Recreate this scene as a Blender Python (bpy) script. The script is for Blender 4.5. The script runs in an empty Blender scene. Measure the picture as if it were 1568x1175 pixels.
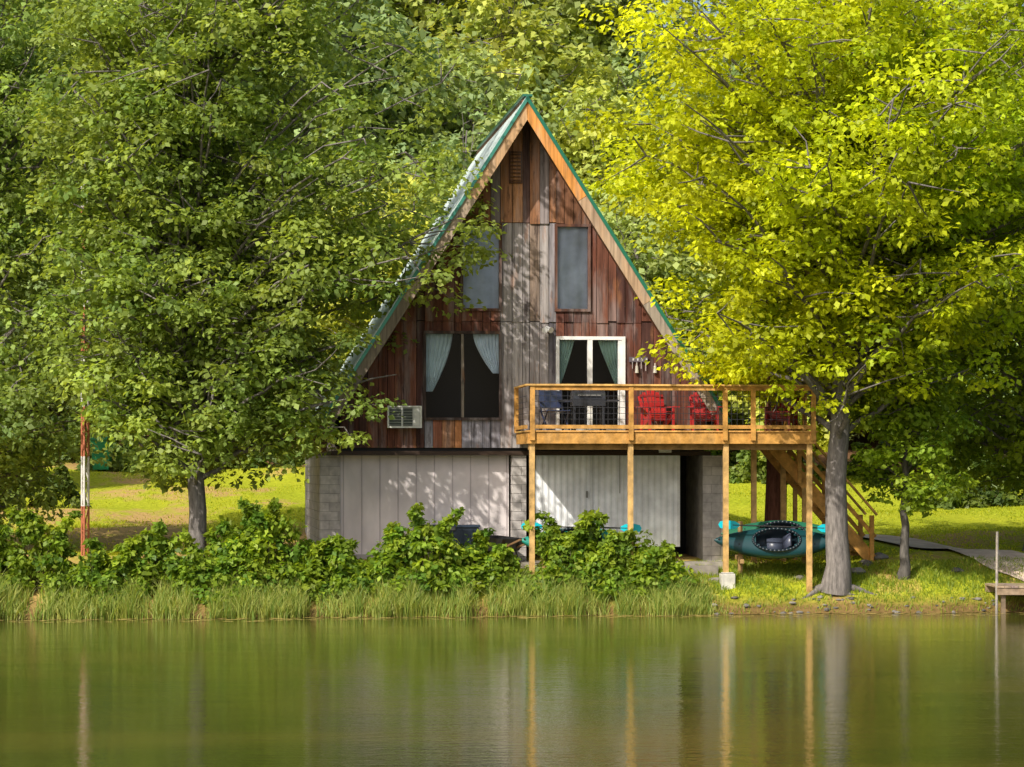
import bpy, math, random
import numpy as np
from mathutils import Vector, Matrix, Euler
R = np.random.default_rng(7); random.seed(7)
sc = bpy.context.scene
sc.view_settings.view_transform='Standard'; sc.view_settings.look='None'; sc.view_settings.exposure=0
COL = sc.collection
F=4200.0; CX=784.0; HY=725.0; CH=3.0

# ------------------------------------------------------------ materials
def newmat(name):
    m=bpy.data.materials.new(name); m.use_nodes=True
    nt=m.node_tree; nt.nodes.clear()
    out=nt.nodes.new('ShaderNodeOutputMaterial')
    return m,nt,out
def N(nt,t,**k):
    n=nt.nodes.new(t)
    for a,b in k.items(): setattr(n,a,b)
    return n
def mixc(nt,fac,a,b,mode='MIX'):
    n=N(nt,'ShaderNodeMix',data_type='RGBA',blend_type=mode)
    for s,v in ((0,fac),(6,a),(7,b)):
        if hasattr(v,'links'): nt.links.new(v,n.inputs[s])
        elif isinstance(v,(int,float)): n.inputs[s].default_value=v
        else: n.inputs[s].default_value=(*v,1)
    return n.outputs[2]
def noise(nt,scale,vec=None,detail=4,rough=.55,stretch=None,coord='Object'):
    tc=N(nt,'ShaderNodeTexCoord'); src=tc.outputs[coord]
    if coord=='Object' and vec=='pos':
        g=N(nt,'ShaderNodeNewGeometry'); src=g.outputs['Position']
    mp=N(nt,'ShaderNodeMapping'); mp.inputs['Scale'].default_value=stretch or (1,1,1)
    nt.links.new(src,mp.inputs[0])
    n=N(nt,'ShaderNodeTexNoise'); n.inputs['Scale'].default_value=scale
    n.inputs['Detail'].default_value=detail; n.inputs['Roughness'].default_value=rough
    nt.links.new(mp.outputs[0],n.inputs['Vector'])
    return n.outputs[0]
def ramp(nt,fac,stops):
    r=N(nt,'ShaderNodeValToRGB'); e=r.color_ramp.elements
    while len(e)<len(stops): e.new(.5)
    for i,(p,c) in enumerate(stops):
        e[i].position=p; e[i].color=(*c,1) if not isinstance(c,(int,float)) else (c,c,c,1)
    nt.links.new(fac,r.inputs[0]); return r.outputs[0]
def principled(nt,out,col,rough=.7,spec=.3,bump=None,bs=.3,bd=.02,metal=0):
    p=N(nt,'ShaderNodeBsdfPrincipled')
    if hasattr(col,'links'): nt.links.new(col,p.inputs['Base Color'])
    else: p.inputs['Base Color'].default_value=(*col,1)
    p.inputs['Roughness'].default_value=rough; p.inputs['Specular IOR Level'].default_value=spec
    p.inputs['Metallic'].default_value=metal
    if bump is not None:
        b=N(nt,'ShaderNodeBump'); b.inputs['Strength'].default_value=bs; b.inputs['Distance'].default_value=bd
        nt.links.new(bump,b.inputs['Height']); nt.links.new(b.outputs[0],p.inputs['Normal'])
    nt.links.new(p.outputs[0],out.inputs[0]); return p
def attr(nt):
    a=N(nt,'ShaderNodeAttribute'); a.attribute_name='Col'; return a.outputs['Color']

def m_paint(name,rough=.6,spec=.3,var=.25,scale=3,stretch=None,metal=0,bs=.15):
    m,nt,out=newmat(name); c=attr(nt)
    n=noise(nt,scale,stretch=stretch)
    f=ramp(nt,n,[(.3,1-var),(.7,1+var*.3)])
    principled(nt,out,mixc(nt,1.0,c,f,'MULTIPLY'),rough,spec,n,bs,.01,metal); return m
M_paint=m_paint('painted_surface')
M_plastic=m_paint('plastic',.35,.5,.12,2)
M_block=m_paint('concrete',.9,.15,.35,5)
def m_wood(name,grey=(.27,.245,.245),amount=.5,st=(14,14,.9),lo=.45,hi=1.5,stain=0):
    m,nt,out=newmat(name); c=attr(nt)
    n=noise(nt,1.0,stretch=st,detail=6,rough=.65)
    n2=noise(nt,1.0,stretch=(3.3,3.3,.55),detail=5,rough=.6)
    f=ramp(nt,n,[(.28,lo),(.5,.95),(.74,hi)])
    c2=mixc(nt,1.0,c,f,'MULTIPLY')
    g=ramp(nt,n2,[(.49,0),(.62,amount)])
    c3=mixc(nt,g,c2,mixc(nt,1.0,grey,f,'MULTIPLY'))
    if stain:
        n3=noise(nt,1.0,stretch=(5,5,1.1),detail=6,rough=.7)
        c3=mixc(nt,ramp(nt,n3,[(.34,stain),(.46,0)]),c3,(.035,.022,.022))
        n4=noise(nt,1.3,stretch=(4,9,.8),detail=5,rough=.6)
        c3=mixc(nt,ramp(nt,n4,[(.58,0),(.68,.45)]),c3,(.33,.145,.06))
    principled(nt,out,c3,.8,.2,n,.5,.01); return m
M_board=m_wood('weathered_board',amount=.42,st=(11,11,.7),lo=.32,hi=1.6,stain=.75)
M_deck=m_wood('deck_lumber',(.40,.27,.13),.25,(5,5,5))
def m_leaf(name,trans=.48,objvar=False,rough=.5):
    m,nt,out=newmat(name); c=attr(nt)
    if objvar:
        oi=N(nt,'ShaderNodeObjectInfo')
        f=ramp(nt,oi.outputs['Random'],[(0,(.7,.8,1.0)),(.5,(1,1,1)),(1,(1.45,1.25,.6))])
        c=mixc(nt,1.0,c,f,'MULTIPLY')
    p=N(nt,'ShaderNodeBsdfPrincipled'); nt.links.new(c,p.inputs['Base Color'])
    p.inputs['Roughness'].default_value=rough; p.inputs['Specular IOR Level'].default_value=.35
    t=N(nt,'ShaderNodeBsdfTranslucent')
    nt.links.new(mixc(nt,1.0,c,(1.4,1.3,.55),'MULTIPLY'),t.inputs[0])
    mx=N(nt,'ShaderNodeMixShader'); mx.inputs[0].default_value=trans
    nt.links.new(p.outputs[0],mx.inputs[1]); nt.links.new(t.outputs[0],mx.inputs[2])
    nt.links.new(mx.outputs[0],out.inputs[0]); return m
M_leaf=m_leaf('leaf'); M_leafF=m_leaf('forest_leaf',.38,True,.6)
def m_bark():
    m,nt,out=newmat('bark'); c=attr(nt)
    n=noise(nt,1.0,stretch=(16,16,3),detail=6,rough=.7)
    f=ramp(nt,n,[(.3,.4),(.55,1),(.75,1.5)])
    principled(nt,out,mixc(nt,1.0,c,f,'MULTIPLY'),.9,.1,n,.9,.03); return m
M_bark=m_bark()
def m_metal_roof():
    m,nt,out=newmat('metal_roof'); c=attr(nt)
    principled(nt,out,c,.28,.6,None,metal=.3); return m
M_roof=m_metal_roof()
def m_glass():
    m,nt,out=newmat('window_glass')
    g=N(nt,'ShaderNodeBsdfGlossy'); g.inputs['Roughness'].default_value=.03
    t=N(nt,'ShaderNodeBsdfTransparent'); t.inputs[0].default_value=(.93,.95,.96,1)
    fr=N(nt,'ShaderNodeFresnel'); fr.inputs[0].default_value=1.35
    mx=N(nt,'ShaderNodeMixShader'); nt.links.new(fr.outputs[0],mx.inputs[0])
    nt.links.new(t.outputs[0],mx.inputs[1]); nt.links.new(g.outputs[0],mx.inputs[2])
    nt.links.new(mx.outputs[0],out.inputs[0]); return m
M_glass=m_glass()
def m_water():
    m,nt,out=newmat('lake_water')
    n1=noise(nt,1.0,vec='pos',stretch=(2.4,4.8,1),detail=4,rough=.65)
    n2=noise(nt,1.0,vec='pos',stretch=(.3,.9,1),detail=2)
    ad=N(nt,'ShaderNodeMath',operation='MULTIPLY_ADD'); nt.links.new(n2,ad.inputs[0]); ad.inputs[1].default_value=1.0; nt.links.new(n1,ad.inputs[2])
    big=noise(nt,1.0,vec='pos',stretch=(.12,.3,1),detail=3)
    col=ramp(nt,big,[(.35,(.055,.066,.012)),(.65,(.095,.088,.017))])
    p=principled(nt,out,col,.05,.5,ad.outputs[0],.17,.035)
    p.inputs['IOR'].default_value=1.33
    rr=ramp(nt,big,[(.38,.03),(.62,.10)]); nt.links.new(rr,p.inputs['Roughness'])
    return m
M_water=m_water()
def m_ground():
    m,nt,out=newmat('ground')
    g=N(nt,'ShaderNodeNewGeometry'); sp=N(nt,'ShaderNodeSeparateXYZ'); nt.links.new(g.outputs['Position'],sp.inputs[0])
    a=noise(nt,.35,vec='pos',detail=5); b=noise(nt,9,vec='pos',detail=4,rough=.7)
    d=noise(nt,.5,vec='pos',detail=5,rough=.65,stretch=(1,.45,1))
    grass=mixc(nt,a,(.24,.31,.015),(.46,.45,.035))
    grass=mixc(nt,1.0,grass,ramp(nt,b,[(.3,.65),(.7,1.3)]),'MULTIPLY')
    dirt=mixc(nt,b,(.34,.19,.08),(.58,.37,.17))
    mr=N(nt,'ShaderNodeMapRange'); nt.links.new(sp.outputs[0],mr.inputs[0])
    mr.inputs[1].default_value=-9; mr.inputs[2].default_value=6; mr.inputs[3].default_value=.13; mr.inputs[4].default_value=-.02
    m2=N(nt,'ShaderNodeMapRange'); nt.links.new(sp.outputs[1],m2.inputs[0])
    m2.inputs[1].default_value=66; m2.inputs[2].default_value=78; m2.inputs[3].default_value=.07; m2.inputs[4].default_value=-.1
    ad=N(nt,'ShaderNodeMath',operation='ADD'); nt.links.new(d,ad.inputs[0]); nt.links.new(mr.outputs[0],ad.inputs[1])
    ad2=N(nt,'ShaderNodeMath',operation='ADD'); nt.links.new(ad.outputs[0],ad2.inputs[0]); nt.links.new(m2.outputs[0],ad2.inputs[1])
    c=mixc(nt,ramp(nt,ad2.outputs[0],[(.56,0),(.66,.85)]),grass,dirt)
    litter=mixc(nt,b,(.09,.05,.03),(.26,.14,.07))
    my=N(nt,'ShaderNodeMapRange'); nt.links.new(sp.outputs[1],my.inputs[0]); my.inputs[1].default_value=91; my.inputs[2].default_value=94
    c=mixc(nt,my.outputs[0],c,litter)
    mz=N(nt,'ShaderNodeMapRange'); nt.links.new(sp.outputs[2],mz.inputs[0]); mz.inputs[1].default_value=.42; mz.inputs[2].default_value=.12
    c=mixc(nt,mz.outputs[0],c,mixc(nt,b,(.08,.05,.02),(.28,.19,.07)))
    principled(nt,out,c,.95,.05,b,.6,.05); return m
M_ground=m_ground()

# ------------------------------------------------------------ mesh helpers
def mesh_np(name,V,Fq,mats,cols=None,parent=None,smooth=False):
    V=np.asarray(V,dtype=np.float32); me=bpy.data.meshes.new(name)
    Fq=[np.asarray(f,dtype=np.int32) for f in Fq if len(f)]
    me.vertices.add(len(V)); me.vertices.foreach_set('co',V.ravel())
    loops=np.concatenate([f.ravel() for f in Fq]); tot=np.concatenate([np.full(len(f),f.shape[1]) for f in Fq]).astype(np.int32)
    st=np.concatenate([[0],np.cumsum(tot)[:-1]]).astype(np.int32)
    me.loops.add(len(loops)); me.loops.foreach_set('vertex_index',loops)
    me.polygons.add(len(tot)); me.polygons.foreach_set('loop_start',st); me.polygons.foreach_set('loop_total',tot)
    if smooth: me.polygons.foreach_set('use_smooth',np.ones(len(tot),dtype=bool))
    me.update(calc_edges=True); me.validate()
    if cols is not None:
        a=me.attributes.new('Col','FLOAT_COLOR','POINT')
        c=np.ones((len(V),4),dtype=np.float32); c[:,:3]=cols; a.data.foreach_set('color',c.ravel())
    for m in mats: me.materials.append(m)
    o=bpy.data.objects.new(name,me); COL.objects.link(o)
    if parent: o.parent=parent
    return o
def empty(name,loc=(0,0,0),rot=0):
    e=bpy.data.objects.new(name,None); COL.objects.link(e); e.location=loc; e.rotation_euler=(0,0,rot); return e

class B:
    def __init__(s): s.V=[];s.F=[];s.C=[]
    def add(s,vs,fs,c):
        o=len(s.V)
        for v in vs:
            s.V.append(tuple(v)); s.C.append(c)
        for f in fs: s.F.append(tuple(i+o for i in f))
    def box(s,x0,x1,y0,y1,z0,z1,c):
        s.add([(x0,y0,z0),(x1,y0,z0),(x1,y1,z0),(x0,y1,z0),(x0,y0,z1),(x1,y0,z1),(x1,y1,z1),(x0,y1,z1)],
              [(0,3,2,1),(4,5,6,7),(0,1,5,4),(1,2,6,5),(2,3,7,6),(3,0,4,7)],c)
    def beam(s,a,b,w,h,c,up=(0,0,1)):
        a=Vector(a);b=Vector(b);d=(b-a).normalized();u=Vector(up)
        if abs(d.dot(u))>.98:u=Vector((0,1,0))
        r=d.cross(u).normalized();u=r.cross(d)
        v=[]
        for p in (a,b):
            for sx,sz in((-1,-1),(1,-1),(1,1),(-1,1)): v.append(p+r*sx*w/2+u*sz*h/2)
        s.add(v,[(0,3,2,1),(4,5,6,7),(0,1,5,4),(1,2,6,5),(2,3,7,6),(3,0,4,7)],c)
    def cyl(s,a,b,r,c,n=10,r2=None):
        a=Vector(a);b=Vector(b);d=(b-a).normalized();u=Vector((0,0,1))
        if abs(d.dot(u))>.98:u=Vector((0,1,0))
        x=d.cross(u).normalized();y=x.cross(d);r2=r if r2 is None else r2
        v=[p+(x*math.cos(t)+y*math.sin(t))*q for p,q in((a,r),(b,r2)) for t in [2*math.pi*i/n for i in range(n)]]
        s.add(v,[(i,(i+1)%n,n+(i+1)%n,n+i) for i in range(n)]+[tuple(range(n))[::-1],tuple(range(n,2*n))],c)
    def frame(s,x0,x1,z0,z1,t,y0,y1,c):
        s.box(x0,x1,y0,y1,z0,z0+t,c); s.box(x0,x1,y0,y1,z1-t,z1,c)
        s.box(x0,x0+t,y0+.002,y1,z0+t,z1-t,c); s.box(x1-t,x1,y0+.002,y1,z0+t,z1-t,c)
    def out(s,name,mat,parent=None,smooth=False,bevel=0):
        me=bpy.data.meshes.new(name); me.from_pydata(s.V,[],s.F); me.update()
        a=me.attributes.new('Col','FLOAT_COLOR','POINT')
        c=np.ones((len(s.V),4),dtype=np.float32); c[:,:3]=np.array(s.C); a.data.foreach_set('color',c.ravel())
        me.materials.append(mat); o=bpy.data.objects.new(name,me); COL.objects.link(o)
        if smooth: me.polygons.foreach_set('use_smooth',np.ones(len(me.polygons),dtype=bool))
        if parent:o.parent=parent
        if bevel:
            b=o.modifiers.new('b','BEVEL'); b.width=bevel; b.segments=1
        return o

# ------------------------------------------------------------ terrain
def shore(x): return 57.65+.15*np.clip(x,-40,40)+.12*np.sin(x*1.3)+.08*np.sin(x*3.1+1)+.05*np.sin(x*7.3)
DD=[-400,-6,-1.5,-.25,0,.3,1.2,2.5,4,8,15,37,42,60,90,150,400]
HH=[-2.5,-1.5,-.7,-.08,.0,.2,.6,.95,1.15,1.28,1.7,3.3,4.2,8,17,34,60]
def height(x,y):
    x=np.asarray(x,float);y=np.asarray(y,float)
    d=y-shore(x)
    h=np.interp(d,DD,HH)
    return h+np.clip(d/4,0,1)*.06*(np.sin(x*.8+y*.5)+np.sin(y*.9-x*.35))
def gh(x,y): return float(height(x,y))
xs=np.unique(np.concatenate([np.linspace(-400,-60,18),np.linspace(-60,-16,23),np.arange(-16,16.01,.2),np.linspace(16,60,23),np.linspace(60,400,18)]))
ys=np.unique(np.concatenate([np.linspace(-400,40,12),np.arange(50,64,.15),np.arange(64,110,.7),np.linspace(110,220,40),np.linspace(220,600,12)]))
X,Y=np.meshgrid(xs,ys); Z=height(X,Y)
nx,ny=len(xs),len(ys); idx=np.arange(nx*ny).reshape(ny,nx)
Fq=np.stack([idx[:-1,:-1],idx[:-1,1:],idx[1:,1:],idx[1:,:-1]],-1).reshape(-1,4)
mesh_np('ground',np.stack([X,Y,Z],-1).reshape(-1,3),[Fq],[M_ground],smooth=True)
mesh_np('lake_water',[(-400,-400,0),(400,-400,0),(400,75,0),(-400,75,0)],[[(0,1,2,3)]],[M_water])

# ------------------------------------------------------------ foliage
def leafset(C,rad,nper,size,flat,cols,rng,aspect=.36,up=.8,shell=.45):
    n=len(C)*nper; ii=np.repeat(np.arange(len(C)),nper)
    d=rng.normal(size=(n,3)); d/=np.linalg.norm(d,axis=1)[:,None]
    q=rng.random(n)**shell
    off=d*q[:,None]*rad[ii][:,None]; off[:,2]*=flat
    off[:,2]-=.22*(off[:,0]**2+off[:,1]**2)/rad[ii]
    P=C[ii]+off
    nn=np.array([0,0,up])+d*.55+rng.normal(size=(n,3))*.42
    nn/=np.linalg.norm(nn,axis=1)[:,None]
    t=d*np.array([1,1,.2])*.6+rng.normal(size=(n,3))*.6+np.array([0,0,-.25])
    t-=nn*(t*nn).sum(1)[:,None]; t/=np.linalg.norm(t,axis=1)[:,None]
    b=np.cross(nn,t); L=(size*rng.uniform(.6,1.35,n))[:,None]; W=L*aspect
    v0=P; v1=P+t*L*.5+b*W+nn*L*.08; v2=P+t*L-nn*L*.1; v3=P+t*L*.5-b*W+nn*L*.08
    V=np.stack([v0,v1,v2,v3],1).reshape(-1,3); Fc=np.arange(4*n).reshape(-1,4)
    c=cols[ii]*rng.uniform(.75,1.25,(n,1))
    return V,Fc,np.repeat(c,4,axis=0)
def tube(P,r,n=8):
    P=np.asarray(P,float); m=len(P); T=np.gradient(P,axis=0); T/=np.linalg.norm(T,axis=1)[:,None]+1e-9
    ref=np.array([0.3,1,0.1]); A=np.cross(T,ref); A/=np.linalg.norm(A,axis=1)[:,None]+1e-9; Bv=np.cross(T,A)
    th=np.linspace(0,2*np.pi,n,endpoint=False)
    V=P[:,None]+ (A[:,None]*np.cos(th)[None,:,None]+Bv[:,None]*np.sin(th)[None,:,None])*np.asarray(r)[:,None,None]
    V=V.reshape(-1,3); i=np.arange(m*n).reshape(m,n); j=np.roll(i,-1,axis=1)
    Fc=np.stack([i[:-1],j[:-1],j[1:],i[1:]],-1).reshape(-1,4)
    return V,Fc
class Acc:
    def __init__(s): s.V=[];s.F=[];s.C=[];s.n=0
    def add(s,V,Fc,c):
        s.V.append(V); s.F.append(Fc+s.n); s.n+=len(V); s.C.append(np.broadcast_to(np.asarray(c,float),(len(V),3)))
    def out(s,name,mat,parent=None,smooth=False):
        return mesh_np(name,np.concatenate(s.V),[np.concatenate(s.F)],[mat],np.concatenate(s.C),parent=parent,smooth=smooth)
def make_tree(name,base,trunk,tr,prof,nprim,nsub,nleaf,size,c1,c2,seed,barkc=(.21,.19,.18),crad=(.45,.8),spread=1.0,leafmat=None,flat=.5,parent=None,rho=.45,yfac=1.0,grad=0.0,flare=.7):
    rng=np.random.default_rng(seed)
    root=empty(name,base) if parent is None else None
    trunk=np.array(trunk,float); zt=trunk[:,2]; pz=np.array([p[0] for p in prof]); pl=np.array([p[1] for p in prof]); pr=np.array([p[2] for p in prof])
    bk=Acc()
    zz=np.linspace(zt[0],zt[-1],26); P=np.stack([np.interp(zz,zt,trunk[:,0]),np.interp(zz,zt,trunk[:,1]),zz],-1)
    P[1:-1,:2]+=rng.normal(size=(24,2))*.025
    rr=tr*(1-.88*(zz-zz[0])/(zz[-1]-zz[0]))+tr*flare*np.exp(-(zz-zz[0])/.28)
    V,Fc=tube(P,rr,14); bk.add(V,Fc,barkc)
    tp=lambda z:np.array([np.interp(z,zt,trunk[:,0]),np.interp(z,zt,trunk[:,1]),z])
    cdf=np.linspace(pz[0],pz[-1],80); w=((np.interp(cdf,pz,pl)+np.interp(cdf,pz,pr))/2+.05)**1.6; w/=w.sum()
    cz=rng.choice(cdf,nprim,p=w); th=(np.arange(nprim)*2.39996+rng.uniform(-.4,.4,nprim))
    cs=[];cr=[];cc=[]
    for k in range(nprim):
        z=cz[k]; ct=math.cos(th[k]); Rr=np.interp(z,pz,pl)*(1-ct)/2+np.interp(z,pz,pr)*(1+ct)/2
        q=rng.random()**rho
        tip=tp(z)+np.array([ct*Rr*q,math.sin(th[k])*Rr*q*yfac,0])
        z0=min(max(zt[0]+1.0+(z-zt[0]-1.0)*.72-.15*Rr*q, pz[0]*.75),zt[-1]*.97) if z>pz[0] else z
        s=tp(z0); mid=(s+tip)/2+np.array([0,0,.12*Rr*q]); 
        u=np.linspace(0,1,8)[:,None]; Q=(1-u)**2*s+2*u*(1-u)*mid+u*u*tip
        Q[1:-1]+=rng.normal(size=(6,3))*.04*(1+.05*Rr)
        r0=tr*(.28*(1-(z0-zt[0])/(zt[-1]-zt[0]))+.07)
        V,Fc=tube(Q,np.linspace(r0,.012,8),6); bk.add(V,Fc,barkc)
        tint=rng.random(); lum=rng.uniform(.75,1.25)
        ns=max(2,int(nsub*rng.uniform(.6,1.4)*(.45+.55*Rr/max(pl.max(),pr.max()))))
        for j in range(ns):
            bp=Q[rng.integers(3,8)]
            o=rng.normal(size=3)*np.array([.75,.75,.38])*spread
            c=bp+o; ax=c-tp(c[2]); a2=math.atan2(ax[1],ax[0]); Rm=np.interp(c[2],pz,pl)*(1-math.cos(a2))/2+np.interp(c[2],pz,pr)*(1+math.cos(a2))/2
            ra=math.hypot(ax[0],ax[1])
            if ra>Rm*1.08+.1: 
                c[:2]=tp(c[2])[:2]+ax[:2]/ra*Rm*rng.uniform(.85,1.05)
            cs.append(c); cr.append(rng.uniform(*crad)); 
            f=np.clip(tint*.5+rng.random()*.5-grad*(c[0]/6),0,1); cc.append((np.array(c1)*(1-f)+np.array(c2)*f)*lum*rng.uniform(.85,1.15))
            if j%2==0:
                qq=np.array([bp,(bp+c)/2+rng.normal(size=3)*.08,c]); V,Fc=tube(qq,[.022*spread,.015,.006],4); bk.add(V,Fc,barkc)
    cs=np.array(cs);cr=np.array(cr);cc=np.array(cc)
    if parent is None:
        k=cs[:,2]>pz[0]-.35; cs,cr,cc=cs[k],cr[k],cc[k]
    V,Fc,c=leafset(cs,cr,nleaf,size,flat,cc,rng)
    lf=Acc(); lf.add(V,Fc,c)
    t=bk.out('trunk',M_bark,root,True); l=lf.out('foliage',leafmat or M_leaf,root)
    return root,t,l

bx,by=7.03,59.6; bz=gh(bx,by)-.05
make_tree('oak_tree',(bx,by,bz),[(0,0,0),(.02,0,1.6),(.12,0,4.2),(.3,.1,7),(.45,.1,10),(.6,.1,15)],.27,
  [(4.3,1.5,2.6),(4.8,2.8,4.0),(5.6,4.1,4.6),(6.3,5.4,5),(7.1,5.9,5.4),(8.1,6.0,5.8),(9.2,6.4,6),(10.1,6.1,6),(11.2,5.6,5.8),(12.6,5.2,5),(14,4.2,4),(15.6,1,1)],
  185,13,62,.15,(.28,.39,.015),(.66,.70,.02),3,spread=1.0,crad=(.35,.75),grad=.5,flare=.35)
bx,by=-6.75,58.9; bz=gh(bx,by)-.05
make_tree('sweetgum_tree',(bx,by,bz),[(0,0,0),(-.05,0,3),(-.12,0,7),(-.1,0,12),(0,0,17.5)],.2,
  [(2.0,.4,1.9),(2.5,1.0,3.2),(3.2,1.8,3.5),(3.9,2.6,3.9),(4.5,2.9,5.1),(5.3,3.0,5.6),(6.0,3.1,5.7),(7.3,3.1,6.1),(8.6,3.0,6.4),(9.8,3.1,5.6),(11.8,3.0,5.1),(15,2.6,4.0),(17.5,.5,.6)],
  195,12,60,.145,(.17,.27,.065),(.40,.48,.09),11,spread=.95,crad=(.33,.72),yfac=.7,rho=.38,flare=.4)
bx,by=-12.4,62.5; bz=gh(bx,by)-.05
make_tree('maple_tree',(bx,by,bz),[(0,0,0),(0,0,6),(.2,0,16)],.22,
  [(.9,1.5,2.4),(2.4,3,3.0),(5,3.6,2.7),(8,4,3.0),(12,3.6,3.6),(16,.5,.5)],
  90,12,62,.15,(.15,.25,.08),(.34,.43,.09),12,crad=(.4,.8))
bx,by=8.6,60.4; bz=gh(bx,by)-.05
make_tree('young_elm_tree',(bx,by,bz),[(0,0,0),(.05,0,2.5),(.15,0,5.5),(.2,0,7.5)],.1,
  [(1.9,.5,1.3),(2.5,.9,1.8),(3.5,1.2,1.7),(5,1.5,1.6),(7.5,.4,.4)],
  30,7,70,.13,(.17,.29,.03),(.40,.50,.03),13,crad=(.25,.5),spread=.5,barkc=(.12,.11,.10))
bx,by=12.6,66; bz=gh(bx,by)-.05
make_tree('hickory_tree',(bx,by,bz),[(0,0,0),(0,0,6),(.2,0,15)],.2,
  [(1.8,1.6,2.2),(3.2,2.9,3.4),(5,3.4,3.6),(8,3.6,4.2),(12,3.6,3.8),(15,.5,.5)],
  80,12,60,.16,(.18,.29,.03),(.42,.50,.035),14,crad=(.4,.8))
forest=empty('background_forest')
vari=[]
for k in range(4):
    H=[17,15,19,14][k]
    _,t,l=make_tree('v',(0,0,0),[(0,0,0),(.2,.1,H*.5),(0,.2,H*.84)],.28,
      [(H*.08,1.6,1.8),(H*.2,3.1,3.0),(H*.45,4.1,3.9),(H*.7,3.6,3.8),(H*.9,1.8,2.0),(H,.4,.4)],
      80,8,38,.33,(.22,.31,.11),(.45,.52,.16),40+k,crad=(.6,1.1),spread=1.35,leafmat=M_leafF,parent=1)  # leaf colours lightened and greyed, so distance haze is part of the colour
    vari.append((t.data,l.data)); bpy.data.objects.remove(t); bpy.data.objects.remove(l)
rows=[(97,-34,36,4.6,.75),(104,-38,40,5.2,.95),(113,-42,44,6,1.1),(124,-46,48,7,1.3)]
cnt=0
def put(x,y,s):
    global cnt
    a=random.choice(vari); r=random.uniform(0,6.28); cnt+=1
    for nm,d in zip(('trunk','foliage'),a):
        o=bpy.data.objects.new(f'forest_{nm}_{cnt}',d); COL.objects.link(o); o.parent=forest
        o.location=(x,y,gh(x,y)-.2); o.rotation_euler=(0,0,r); o.scale=(s,s,s*random.Random(cnt).uniform(.9,1.15))
for (y,x0,x1,st,s) in rows:
    x=x0
    while x<x1:
        put(x+random.uniform(-1,1),y+random.uniform(-2.5,2.5),s*random.uniform(.85,1.15)); x+=st
for (x,y,s) in [(9.5,88,.7),(15.5,86,.75),(21,84,.8),(-17.5,80,.7),(-23,78,.8),(4,90,.8),(-3,88,.85),(26,78,.8),(-29,74,.9)]:
    put(x,y,s)

# shrubs -------------------------------------------------
def shrub(name,x,y,w,dpt,h,n,size,c1,c2,seed,sprigs=6,leafn=55):
    rng=np.random.default_rng(seed); root=empty(name,(x,y,gh(x,y)-.05)); cs=[];cr=[]
    bk=Acc()
    for i in range(n):
        a=rng.uniform(0,6.28);q=rng.random()**.5; px,py=w*q*math.cos(a),dpt*q*math.sin(a)
        lump=.74+.22*math.sin(px*5+seed)+.16*math.sin(px*11+seed*2)
        z=h*lump*(1-q*q*.72)*rng.random()**.5+.05
        dz=gh(x+px,y+py)-gh(x,y); cs.append((px,py,z*.93+dz)); cr.append(rng.uniform(.12,.30))
        if i%3==0:
            V,Fc=tube(np.array([(px*.3,py*.3,dz*.3),(px*.7,py*.7,z*.6+dz*.7),(px*1.02,py,z+.08+dz)]),[.014,.01,.004],4); bk.add(V,Fc,(.10,.08,.05))
    for i in range(sprigs):
        px=rng.uniform(-w*.8,w*.8); py=rng.uniform(-dpt*.5,dpt*.5); base=h*(1-(px/w)**2*.6)*.75; top=base+rng.uniform(.1,.5); ln=rng.uniform(-.8,.8)
        for z in np.linspace(base*.8,top,6): cs.append((px+(z-base*.8)*ln+rng.uniform(-.07,.07),py+rng.uniform(-.07,.07),z)); cr.append(.06+.12*(top-z)/top+rng.uniform(0,.03))
        V,Fc=tube(np.array([(px,py,0),(px,py,base*.8),(px+(top-base*.8)*ln,py,top)]),[.012,.01,.004],4); bk.add(V,Fc,(.10,.10,.05))
    cs=np.array(cs);cr=np.array(cr); f=rng.random(len(cs))[:,None]; cc=np.array(c1)*(1-f)+np.array(c2)*f
    lum=rng.uniform(.85,1.15)*rng.uniform(.75,1.2,(len(cs),1))
    V,Fc,c=leafset(cs,cr,leafn,size,.8,cc*lum,rng,aspect=.34,up=.5); l=Acc(); l.add(V,Fc,c)
    bk.out('stems',M_bark,root); l.out('foliage',M_leaf,root)
g1,g2=(.12,.24,.03),(.36,.46,.04)
for i,(px,w,top,sp) in enumerate([(-120,90,770,4),(30,95,778,6),(150,70,835,3),(245,80,810,6),(328,60,850,3),(402,85,775,9),(500,65,815,5),(580,70,832,4),(655,80,788,8),(735,55,835,3),(800,45,862,2),(882,72,790,8),(965,75,822,6),(1015,45,855,3),(-230,90,780,4)]):
    y=58.35+(px-784)/4200*58*.15; x=(px-784)/4200*y
    y=float(shore(x))+ (1.3 if i%2 else .95)
    zt=CH+(HY-top)*y/F; h=(zt-gh(x,y))*1.1
    shrub('shoreline_bush' ,x,y,w/70,.55,h,int(100*w/80),.13,g1,g2,100+i,sp,42)
for i in range(10):
    x=-26+i*5.6+random.uniform(-1,1); y=93+random.uniform(-1,1)
    shrub('understory_shrub',x,y,3.2,1.2,1.6,110,.24,(.11,.18,.04),(.25,.32,.06),200+i,0,30)
for (px,y,w,h) in [(20,75,2,1.6),(200,89,1.8,1.0),(1500,80,2,1.3),(1180,88,1.6,1.1)]:
    shrub('yard_shrub',(px-784)/4200*y,y,w,1,h,90,.18,(.11,.18,.04),(.25,.32,.06),int(px),3,40)

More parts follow.
